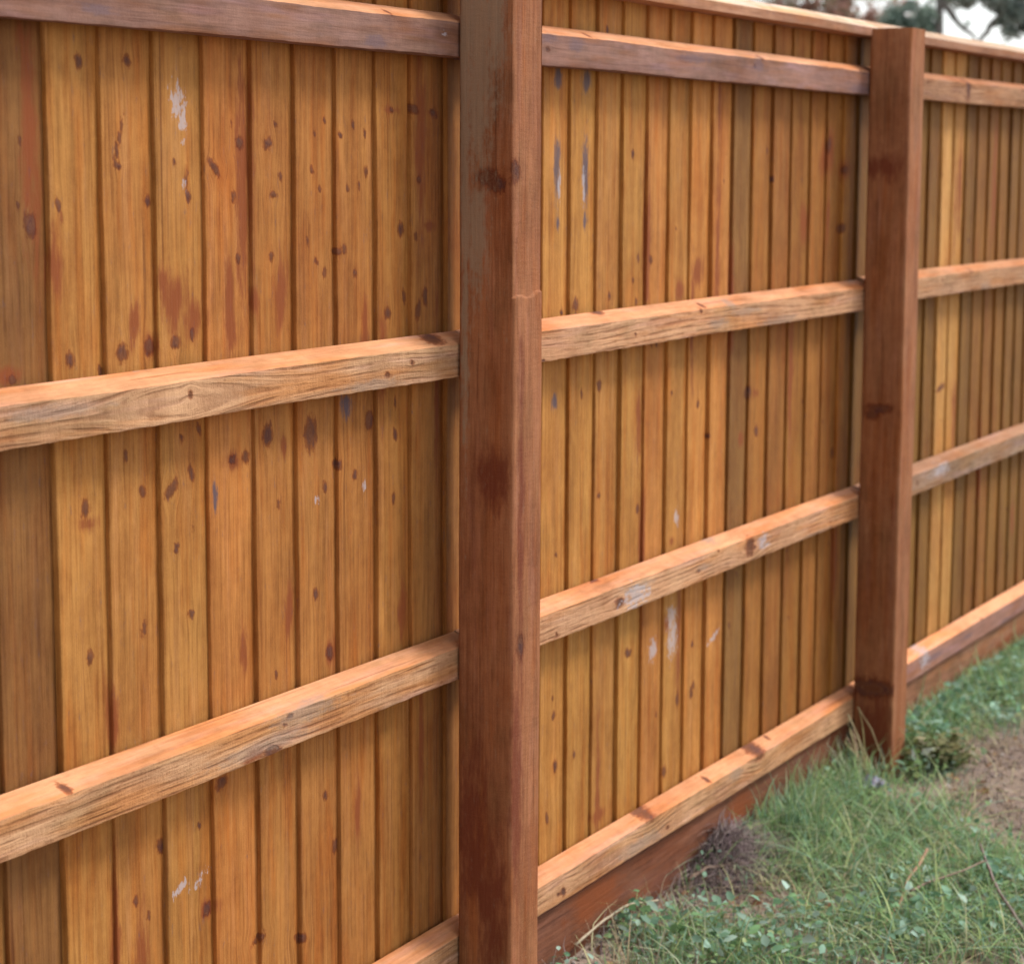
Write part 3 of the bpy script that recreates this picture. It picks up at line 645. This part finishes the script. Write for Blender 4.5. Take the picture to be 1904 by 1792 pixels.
r = np.random.default_rng(39); x = r.uniform(3.5, 5.6, 1500); y = -.05-.10*r.random(1500); parts.append(blades(x, y, .05, .12, .0045, GREEN, 40, .9, 1.1, 4))
x, y = scatter(9000, 'leaf', 35, thr=.08, base=.18); parts.append(blades(x, y, .03, .08, .004, GREEN+BLUE, 36, 1.0))
tag(veg('grass', parts, M_grass), 'short rough green grass growing along the foot of the fence', None, None, 'stuff')
parts = []
x, y = scatter(9500, 'dead', 41, thr=.12, base=.26, avoid=None); parts.append(blades(x, y, .03, .10, .0028, DRY+GREY, 42, 1.9, .5))
x, y = scatter(2200, 'green', 43, thr=.2, base=.2, avoid=None); parts.append(blades(x, y, .04, .11, .003, DRY, 44, 1.5, .8))
x, y = scatter(5000, 'dirt', 45, thr=.12, avoid=None); parts.append(blades(x, y, .02, .07, .003, DRY+GREY, 46, 2.8, .3))
x, y = scatter(1500, 'green', 47, thr=.2, base=.3, avoid=None); parts.append(blades(x, y, .07, .15, .0034, [(.50, .47, .28), (.44, .44, .22), (.52, .42, .26)], 48, 1.6, 1.0, 4))
tag(veg('dry_grass', parts, M_dry), 'straw coloured dead grass and litter lying between the green tufts', None, None, 'stuff')
x, y = scatter(7500, 'leaf', 51, thr=.14, base=.24); r = np.random.default_rng(52)
P = np.stack([x, np.minimum(y, -.06), height(x, y)+r.uniform(.004, .055, len(x))], -1)
parts = [leaves(P, .017, BLUE+GREEN[:4], 53, .9, .62)]
x, y = scatter(1500, 'leaf', 55, thr=.3); P = np.stack([x, np.minimum(y, -.07), height(x, y)+r.uniform(.03, .07, len(x))], -1); parts.append(leaves(P, .027, BLUE, 56, .8, .68))
x, y = scatter(500, 'dead', 57, thr=.1, base=.2, avoid=None); P = np.stack([x, np.minimum(y, -.06), height(x, y)+r.uniform(.002, .02, len(x))], -1); parts.append(leaves(P, .024, [(.33, .16, .07), (.25, .13, .07), (.40, .25, .12)], 58, .5, .7))
tag(veg('ground_cover', parts, M_leaf), 'blue green leafy weeds spreading low among the grass', None, None, 'stuff')

# crumbs of soil and small stones on the bare patches
r = np.random.default_rng(91)
x, y = scatter(2600, 'dirt', 92, thr=.12, avoid=None); x2, y2 = scatter(1200, 'dead', 93, thr=.2, avoid=None); x = np.concatenate([x, x2]); y = np.concatenate([y, y2])
n = len(x); s = .0025+.009*r.random(n)**3
OCT = np.array([(1, 0, 0), (-1, 0, 0), (0, 1, 0), (0, -1, 0), (0, 0, 1), (0, 0, -1)], float)
V = (OCT[None]*r.uniform(.6, 1.3, (n, 6, 1)) + r.normal(0, .18, (n, 6, 3)))*s[:, None, None]*np.array([1.2, 1, .7]) + np.stack([x, np.minimum(y, -.05), height(x, y)+s*.25], -1)[:, None]
fo = np.array([(0, 2, 4), (2, 1, 4), (1, 3, 4), (3, 0, 4), (2, 0, 5), (1, 2, 5), (3, 1, 5), (0, 3, 5)])
F = ((np.arange(n)*6)[:, None, None]+fo[None]).reshape(-1, 3)
C = np.array([(.34, .25, .19), (.26, .19, .14), (.42, .34, .28), (.20, .15, .12), (.48, .42, .38)])[r.integers(0, 5, n)]*r.uniform(.75, 1.2, (n, 1))
C = np.repeat(np.concatenate([C, np.ones((n, 1))], 1)[:, None], 6, 1).reshape(-1, 4)
tag(veg('soil_crumbs', [(V.reshape(-1, 3), F, C)], M_dry), 'crumbly earth and small stones on the bare patches', None, None, 'stuff')

def tube(pts, rad, n=7, seed=0, rough=.15):
    """tapered bent tube through pts"""
    r = random.Random(seed); V, F = [], []
    pts = [Vector(p) for p in pts]
    fine = []
    for i in range(len(pts)-1):
        for k in range(4): fine.append((pts[i].lerp(pts[i+1], k/4), rad[i]+(rad[i+1]-rad[i])*k/4))
    fine.append((pts[-1], rad[-1]))
    for i, (p, ra) in enumerate(fine):
        d = (fine[min(i+1, len(fine)-1)][0]-fine[max(i-1, 0)][0]).normalized()
        a = d.orthogonal().normalized(); bb = d.cross(a)
        j = Vector((r.uniform(-1, 1), r.uniform(-1, 1), r.uniform(-1, 1)))*ra*.35
        for k in range(n):
            t = 2*math.pi*k/n; V.append(p+j+(a*math.cos(t)+bb*math.sin(t))*ra*(1+r.uniform(-rough, rough)))
    for i in range(len(fine)-1):
        for k in range(n): F.append((i*n+k, i*n+(k+1) % n, (i+1)*n+(k+1) % n, (i+1)*n+k))
    c0 = len(V); V.append(fine[0][0]); V.append(fine[-1][0])
    T = [((k+1) % n, k, c0) for k in range(n)] + [((len(fine)-1)*n+k, (len(fine)-1)*n+(k+1) % n, c0+1) for k in range(n)]
    return np.array([tuple(v) for v in V]), [np.array(F), np.array(T)]
def colour(v, c, r=None):
    C = np.tile(np.array([*c, 1.0]), (len(v), 1))
    if r is not None: C[:, :3] *= r.uniform(.75, 1.25, (len(v), 1))
    return C
def H(x, y): return float(height(np.array([x]), np.array([y]))[0])

# fallen twigs
def twig(pts, r0, r1, c, label, forks=()):
    p3 = [(a, b_, H(a, b_)+dz) for a, b_, dz in pts]
    v, f = tube(p3, list(np.linspace(r0, r1, len(p3))), 7, int(abs(pts[0][0])*1000)); parts = [(v, f, colour(v, c, rng))]
    for fk in forks:
        q3 = [(a, b_, H(a, b_)+dz) for a, b_, dz in fk]; v, f = tube(q3, list(np.linspace(r1*1.2, r1*.5, len(q3))), 6, 9); parts.append((v, f, colour(v, c, rng)))
    o = veg('fallen_twig', parts, M_dry, None, p3[0])
    return tag(o, label, 'twig', 'fallen twigs in the grass')
twig([(2.17, -.53, .025), (2.30, -.525, .04), (2.42, -.50, .05), (2.53, -.49, .055), (2.64, -.475, .06)], .0022, .0038, (.40, .25, .16), 'reddish tan twig lying across the green weeds, the upright one of a crossing pair')
twig([(2.33, -.535, .055), (2.42, -.56, .06), (2.50, -.60, .065), (2.58, -.625, .07)], .0028, .002, (.27, .20, .15), 'short thin brown twig meeting the grey twig at the right')
twig([(2.72, -.575, .07), (2.58, -.63, .065), (2.44, -.70, .055), (2.24, -.81, .04)], .0028, .004, (.26, .21, .19), 'straight grey twig rightmost in the grass')
twig([(2.22, -.065, .03), (2.30, -.075, .035), (2.38, -.11, .03), (2.45, -.14, .03)], .005, .003, (.22, .15, .11), 'dark brown twig below the grey dead grass heap')
twig([(1.70, -.045, .03), (1.82, -.05, .045), (1.92, -.06, .05), (2.02, -.08, .04)], .003, .002, (.48, .40, .28), 'pale straw twig leaning along the gravel board by the near post', )

# grey heap of dead grass
r = np.random.default_rng(61); n = 2600
x = np.clip(2.43+r.normal(0, .10, n), 2.15, 2.72); y = np.minimum(-.085+r.normal(0, .042, n), -.045)
v, f, c = blades(x, y, .03, .085, .0034, GREY+[(.26, .19, .21), (.34, .28, .27)], 62, 1.7, .5)
lift = .075*np.exp(-((x-2.44)/.09)**2 - ((y+.06)/.05)**2); v[:, 2] += np.repeat(lift*r.uniform(.2, 1, n), 8)
tag(veg('dead_grass_heap', [(v, f, c)], M_dry, None, (2.44, -.07, 0)), 'purplish grey heap of dead grass against the gravel board', 'dead grass')

# leaning dry stalks at the far post
parts = []
rs = random.Random(15)
for i in range(15):
    bx, by = 3.20+rs.uniform(-.06, .05), -.165+rs.uniform(-.03, .03)
    tx, ty, tz = 3.255+rs.uniform(-.06, .05), -.064+rs.uniform(-.02, .0), rs.uniform(.11, .21)
    c = rs.choice([(.40, .33, .18), (.30, .27, .12), (.44, .36, .22), (.42, .29, .20), (.27, .26, .13), (.24, .16, .11)])
    ra = rs.uniform(.0012, .0026); k = rs.uniform(-.02, .02)
    p = [(bx, by, H(bx, by)), (bx*.7+tx*.3+k, by*.7+ty*.3, tz*.34), (bx*.35+tx*.65+k*.8, by*.35+ty*.65, tz*.74), (tx, ty, tz), (tx+rs.uniform(-.02, .02), ty-.005, tz+rs.uniform(-.03, .015))]
    v, f = tube(p, [ra*1.15, ra, ra, ra*.8, ra*.4], 6, i); parts.append((v, f, colour(v, c, rng)))
tag(veg('dry_stalks', parts, M_dry, None, (3.2, -.16, 0)), 'wispy bundle of thin dry stalks leaning on the bottom rail beside the far post', 'stalks')

def weed(name, cx, cy, rad, h, nst, nleaf, size, cols, label, seed, cat='weed'):
    r = np.random.default_rng(seed); root = empty(name, (cx, cy, 0)); tag(root, label, cat)
    sp, tips = [], []
    for i in range(nst):
        a = r.uniform(0, 6.28); q_ = rad*math.sqrt(r.uniform(.05, 1)); hh = h*r.uniform(.45, 1)*(1-.35*(q_/rad))
        ex, ey = cx+q_*math.cos(a), min(cy+q_*math.sin(a), -.06)
        p = [(cx+(ex-cx)*.15, cy+(ey-cy)*.15, H(cx, cy)-.005), (cx+(ex-cx)*.6, cy+(ey-cy)*.6, hh*.6), (ex, ey, hh)]
        v, f = tube(p, [.0022, .0018, .001], 5, i); sp.append((v, f, colour(v, (.20, .20, .09), r)))
        for k in range(max(1, nleaf//nst)):
            t = r.uniform(.25, 1.05); base = np.array(p[0])*(1-t)+np.array(p[2])*t
            tips.append(base+r.normal(0, .012, 3)+np.array([0, 0, .01]))
    tips = np.array(tips); tips[:, 1] = np.minimum(tips[:, 1], -.055); tips[:, 2] = np.maximum(tips[:, 2], .006)
    V, F, C = leaves(tips, size, cols, seed+1, .7, .7)
    me = np_mesh('leaves', V-np.array((cx, cy, 0)), F); set_attr(me, 'tint', 'FLOAT_COLOR', C); link_mesh('leaves', me, M_leaf, root)
    V, F, C = join(sp); me = np_mesh('stem', V-np.array((cx, cy, 0)), F); set_attr(me, 'tint', 'FLOAT_COLOR', C); link_mesh('stem', me, M_dry, root)
    return root
weed('leafy_weed', 3.50, -.24, .125, .135, 34, 420, .026, [(.20, .22, .09), (.26, .26, .13), (.13, .17, .06), (.32, .30, .18), (.08, .13, .04)], 'low olive green leafy weed clump right of the far post base', 71)
weed('young_weed', 3.385, -.215, .055, .13, 9, 34, .026, [(.13, .26, .06), (.30, .36, .28), (.36, .40, .34), (.20, .32, .08)], 'small bright leaved weed at the foot of the far post', 73)

# crumpled scrap
r = random.Random(5); n = 15; V, F = [], []
for i in range(n):
    for j in range(n):
        u, v_ = i/(n-1)-.5, j/(n-1)-.5
        V.append((u*.10+r.uniform(-.003, .003), v_*.075+r.uniform(-.003, .003), .012+.020*math.exp(-(u*u+v_*v_)*9)+.008*math.sin(u*17+v_*6)*math.cos(v_*14-u*4)+r.uniform(-.003, .003)))
for i in range(n-1):
    for j in range(n-1): F.append((i*n+j, (i+1)*n+j, (i+1)*n+j+1, i*n+j+1))
b = NB('pale_plastic'); tc = b.n('ShaderNodeTexCoord'); nn = b.noise(tc.outputs['Object'], 35, 3, .6)
b.l(b.mix(b.sstep(nn, .35, .65), (.13, .15, .22), (.26, .215, .25)), b.b.inputs['Base Color']); b.b.inputs['Roughness'].default_value = .4
scrap = link_mesh('plastic_scrap', np_mesh('plastic_scrap', np.array(V), np.array(F), True), b.m, None, (3.15, -.165, H(3.15, -.165)+.022)); scrap.rotation_euler = (R(-8), R(6), R(30))
sm = scrap.modifiers.new('thick', 'SOLIDIFY'); sm.thickness = .0012
tag(scrap, 'small crumpled bluish scrap lying in the grass before the far post', 'scrap')

# ---------------------------------------------------------------- trees beyond the fence
def tree(name, base, trunk, limbs, blobs, nleaf, size, cols, bark, label, seed):  # leaf colours passed in are paled to imitate lens veil over distant foliage
    r = np.random.default_rng(seed); root = empty(name, base); tag(root, label, 'tree', 'trees beyond the fence')
    bx = np.array(base)
    ps = []
    v, f = tube([np.array(p[:3])+bx for p in trunk], [p[3] for p in trunk], 10, seed, .08); ps.append((v, f, colour(v, bark, r)))
    for L in limbs:
        v, f = tube([np.array(p[:3])+bx for p in L], [p[3] for p in L], 8, seed+1, .1); ps.append((v, f, colour(v, bark, r)))
    V, F, C = join(ps); me = np_mesh('trunk', V-bx, F, True); set_attr(me, 'tint', 'FLOAT_COLOR', C); link_mesh('trunk', me, M_dry, root)
    pts = []
    tot = sum(b_[3]**2*b_[4] for b_ in blobs)
    for (x, y, z, rad, wgt) in blobs:
        k = int(nleaf*rad*rad*wgt/tot); nc = max(3, k//45)
        d = r.normal(0, 1, (nc, 3)); d /= np.linalg.norm(d, axis=1)[:, None]; cen = d*(r.uniform(.15, 1, (nc, 1))**.5)*rad*np.array([1, 1, .8])
        p = cen[r.integers(0, nc, k)] + r.normal(0, rad*.11, (k, 3)); pts.append(p+np.array([x, y, z]))
    P = np.vstack(pts)
    V, F, C = leaves(P, size, cols, seed+2, .9, .6)
    me = np_mesh('crown', V, F); set_attr(me, 'tint', 'FLOAT_COLOR', C); link_mesh('crown', me, M_crown, root)
    return root
# grey-green tree on the right with a drooping bough
tree('garden_tree', (14.6, 1.75, 0), [(0, 0, -.2, .20), (.02, .03, 1.4, .16), (-.05, .1, 2.8, .12), (0, .1, 4.6, .07), (.1, 0, 6.0, .02)],
     [[(-.03, .06, 2.2, .07), (-.2, .5, 2.62, .05), (-.35, .95, 2.75, .038), (-.5, 1.4, 2.98, .02)], [(-.35, .95, 2.75, .03), (-.42, 1.05, 2.60, .022), (-.48, 1.12, 2.50, .014)], [(-.05, .1, 2.9, .06), (-.3, .9, 3.5, .04), (-.4, 1.7, 3.7, .02)]],
     [(-.45, .85, 2.66, .15, 5), (-.5, 1.0, 2.78, .14, 5), (-.54, 1.15, 2.80, .12, 5), (-.4, .70, 2.56, .13, 4), (-.45, 1.32, 2.88, .15, 6), (-.35, 1.05, 2.92, .16, 3), (-.3, .75, 2.84, .17, 3.5), (-.3, .6, 2.66, .14, 3), (-.25, .42, 2.72, .18, 1.2), (-.2, .28, 2.55, .14, 1), (-.1, .2, 2.4, .12, 1), (-.4, 1.5, 3.2, .4, 1), (-.3, .8, 3.3, .45, 1), (0, .2, 3.6, .8, .8), (0, .3, 4.6, 1.1, .6), (.1, -.5, 3.4, .8, .6), (.5, .2, 3.4, .7, .6), (0, 0, 5.5, .8, .5)],
     17000, .055, [(.32, .38, .33), (.38, .44, .39), (.25, .31, .27), (.44, .48, .44)], (.24, .23, .21), 'grey green tree with a drooping bough against the white sky, right of the far post', 81)
tree('garden_tree', (17.4, 5.0, 0), [(0, 0, -.2, .12), (.05, .02, 1.2, .09), (0, .1, 2.6, .06), (0, 0, 4.0, .02)],
     [[(.03, .03, 1.6, .05), (.3, .7, 2.6, .02)], [(.03, .03, 1.5, .05), (-.2, -.5, 2.5, .02)]],
     [(0, .35, 2.75, .45, 3), (.1, -.15, 2.72, .36, 3), (0, 0, 3.3, .7, 1), (-.1, .8, 3.0, .5, .8), (0, 0, 2.3, .4, .8), (0, .4, 3.8, .6, .6)],
     9000, .065, [(.52, .32, .27), (.58, .40, .34), (.40, .32, .22), (.48, .27, .22), (.34, .34, .23)], (.16, .12, .10), 'pinkish autumn tree just above the capping, left of the far post', 83)
tree('garden_tree', (15.42, 3.58, 0), [(0, 0, -.2, .07), (.03, .02, 1.4, .05), (0, .0, 2.6, .035), (0, 0, 4.2, .012)],
     [[(.0, .0, 2.95, .030), (.03, -.12, 2.76, .026), (.08, -.29, 2.60, .010)], [(.0, .02, 2.0, .03), (.02, .15, 2.65, .012)]],
     [(-.02, .12, 2.70, .16, 5), (0, .24, 2.72, .24, 3), (.02, -.12, 2.92, .12, 1), (.05, -.2, 2.72, .06, .5), (0, .1, 3.3, .4, 1), (0, 0, 2.35, .25, .8), (0, .1, 3.8, .4, .8)],
     4500, .055, [(.32, .42, .35), (.38, .46, .40), (.26, .34, .29)], (.20, .19, .18), 'slim green tree rising straight behind the far post top', 85)
